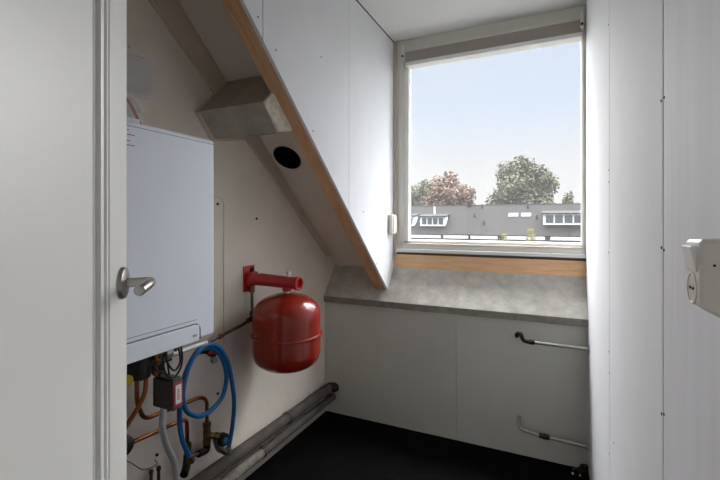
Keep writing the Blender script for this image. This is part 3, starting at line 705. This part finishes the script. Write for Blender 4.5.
# ---------------------------------------------------------------- outside: terrace across the street, trees
struct('ground', boxb((-90, 8, -5.9), (70, 140, -5.6)), 'ground')
th = thing('terraced_house', 'long grey roofed terrace with white dormers across the street', 'house', (-6, 49, -5.6))
HY0, HY1 = 47.0, 51.0
def rz(y): return -.02 + (3.17+.02)*(y-HY0)/(HY1-HY0)
bm = NB(); x0, x1 = -34, 22
prism_x(bm, [(HY0-.3, rz(HY0-.3)), (HY1, rz(HY1)), (HY1+4.3, rz(HY0-.3)), (HY1+4.3, rz(HY0-.3)-.15), (HY1, rz(HY1)-.15), (HY0-.3, rz(HY0-.3)-.15)], x0, x1)
obj('roof', bm, 'roof', th, smooth=0)
bm = NB()
tube(bm, [(x0, HY1, rz(HY1)-.02), (x1, HY1, rz(HY1)-.02)], .07, 8); obj('ridge', bm, 'roof', th)
obj('wall', boxb((x0+.1, HY0+.1, -5.6), (x1-.1, HY1+3.9, -.35)), 'housewall', th)
bm = NB(); xx = x0
random.seed(4)
while xx < x1-1:
    w = random.uniform(2.4, 4.5); box(bm, (xx, HY0-.42, -.72), (min(xx+w, x1), HY0+.12, -.36)); xx += w+random.uniform(.25, .6)
obj('white_fascia', bm, 'housewhite', th)
obj('gutter', tubeb([(x0, HY0-.38, -.30), (x1, HY0-.38, -.30)], .09, 8), 'housegrey', th)
def dormer(xa, xb, zb, zt, nwin):
    yf = HY0+.55; yb = HY0+(zt+.35-(-.02))/(3.19)*(HY1-HY0)
    d = obj('dormer', prism_x(NB(), [(yf, zb-.10), (yf, zt+.06), (yb+.2, zt+.24), (yb+.2, zt-.2)], xa, xb), 'housewhite', th, smooth=0)
    obj('dormer_roof', prism_x(NB(), [(yf-.25, zt+.06), (yf-.25, zt+.18), (yb+.7, zt+.54), (yb+.7, zt+.34)], xa-.15, xb+.15), 'housegrey', d, smooth=0)
    w = (xb-xa-.3)/nwin
    for i in range(nwin):
        a = xa+.22+i*w
        obj('window', boxb((a+.04, yf-.05, zb+.1), (a+w-.12, yf+.02, zt-.06)), 'houseglass', d)
dormer(-14.35, -11.35, .75, 1.66, 4)
dormer(-.86, 3.0, .95, 1.92, 4)
dormer(-19.3, -15.1, .75, 1.72, 4)
for x in (-4.5, -3.15):
    k = obj('skylight', prism(NB(), [(x, 49.1, rz(49.1)), (x+1.05, 49.1, rz(49.1)), (x+1.05, 49.6, rz(49.6)), (x, 49.6, rz(49.6))], [(x, 49.1, rz(49.1)+.12), (x+1.05, 49.1, rz(49.1)+.12), (x+1.05, 49.6, rz(49.6)+.12), (x, 49.6, rz(49.6)+.12)]), 'skylight', th, smooth=0)
for x, y in ((-8.2, 49.2), (-7.0, 48.1), (-1.5, 48.9), (-7.6, 50.6), (-2.5, 50.5)):
    obj('vent_pipe', tubeb([(x, y, rz(y)-.1), (x, y, rz(y)+.38)], .13, 10), 'dark', th)
obj('chimney', boxb((-9.3, 50.7, 2.9), (-8.9, 51.3, 3.55)), 'housegrey', th)
obj('flue', tubeb([(-13.1, 49.5, 2.1), (-13.1, 49.5, 3.0)], .10, 10), 'housewhite', th)

def tree(name, label, x, y, zt, wid, zb, m_, n, seed, leaf=.25, tall=None):
    random.seed(seed)
    t = thing(name, label, 'tree', (x, y, -5.6), 'trees behind the terrace')
    R = wid/2; H_ = (zt-zb)/2; cz_ = (zt+zb)/2
    blobs = []
    for i in range(26):
        a = random.uniform(0, 2*math.pi); h = random.uniform(-.85, .8); rr = math.sqrt(max(0, 1-h*h))*random.uniform(.35, .72)
        blobs.append((Vector((x+R*rr*math.cos(a), y+R*rr*math.sin(a)*.8, cz_+H_*h*.82)), random.uniform(.22, .36)))
    blobs.append((Vector((x, y, cz_+H_*.72)), .30)); blobs.append((Vector((x, y, cz_)), .6))
    bm = NB()
    for i in range(n):
        c, s_ = random.choice(blobs)
        d = Vector((random.gauss(0, 1), random.gauss(0, 1), random.gauss(0, 1))).normalized()*random.uniform(.55, 1.05)
        p = c + Vector((d.x*R*s_, d.y*R*s_, d.z*H_*s_*1.05))
        nrm = (d+Vector((random.gauss(0, .5), random.gauss(0, .5), random.gauss(.3, .5)))).normalized()
        u = nrm.orthogonal().normalized(); w = nrm.cross(u); a = random.uniform(0, 6.28); u, w = u*math.cos(a)+w*math.sin(a), w*math.cos(a)-u*math.sin(a)
        l = leaf*random.uniform(.6, 1.3)
        bm.faces.new([bm.verts.new(p+q) for q in (-u*l, -w*l*.6+nrm*.05, u*l, w*l*.6+nrm*.05)])
    for c, s_ in blobs:
        bmesh.ops.create_icosphere(bm, subdivisions=1, radius=1, matrix=Matrix.Translation(c) @ Matrix.Diagonal((R*s_*.55, R*s_*.55, H_*s_*.55, 1)))
    obj('crown', bm, m_, t, smooth=0)
    bm = NB(); tube(bm, [(x, y, -5.6), (x+.1, y, -2), (x, y, cz_)], [.45, .32, .12], 10)
    for a in range(5): tube(bm, [(x, y, zb+a*.4), (x+R*.5*math.cos(a*1.3), y+R*.4*math.sin(a*1.3), cz_+H_*.3)], [.16, .05], 8)
    obj('trunk', bm, 'bark', t)
tree('broad_tree', 'large round green tree rising above the terrace roof', -3.7, 62, 10.4, 11.8, -3.0, 'leafg', 15000, 21)
tree('autumn_tree', 'russet autumn tree above the left end of the terrace', -13.5, 60, 8.5, 8.6, -3.0, 'leafr', 9000, 22)
tree('pale_tree', 'paler green tree left of the russet tree', -20.8, 72, 8.6, 9.0, -3.0, 'leafl', 8000, 23)
tree('distant_tree', 'small hazy distant tree right of the large green tree', 3.4, 92, 7.2, 4.2, -2, 'leafl', 1500, 24)
def shrub(x, y, zt, w, lab, seed):
    random.seed(seed)
    t = thing('garden_shrub', lab, 'shrub', (x, y, -5.6), 'yellowish shrubs before the terrace')
    bm = NB()
    for i in range(650):
        h = random.uniform(0, 1)**.7; a = random.uniform(0, 6.28); rr = w*.5*math.sqrt(random.random())*(1.05-h*.75)
        p = Vector((x+rr*math.cos(a), y+rr*math.sin(a), -3.5+(zt+3.5)*h)); u = Vector((random.gauss(0, 1), random.gauss(0, 1), random.gauss(0, 1))).normalized(); v = u.orthogonal().normalized()
        l = random.uniform(.05, .12); bm.faces.new([bm.verts.new(p+q) for q in (-u*l, -v*l*.5, u*l, v*l*.5)])
    obj('foliage', bm, 'leafy', t, smooth=0)
    bm = NB()
    for a in range(5): tube(bm, [(x, y, -5.6), (x+w*.25*math.cos(a*1.26), y+w*.25*math.sin(a*1.26), zt-.8)], [.07, .02], 6)
    obj('stem', bm, 'bark', t)
shrub(-4.4, 44, -.05, 1.4, 'low yellowish shrub in front of the terrace below the skylights', 31)
shrub(-1.9, 44, .45, 1.9, 'taller yellowish shrub in front of the terrace left of the wide dormer', 32)
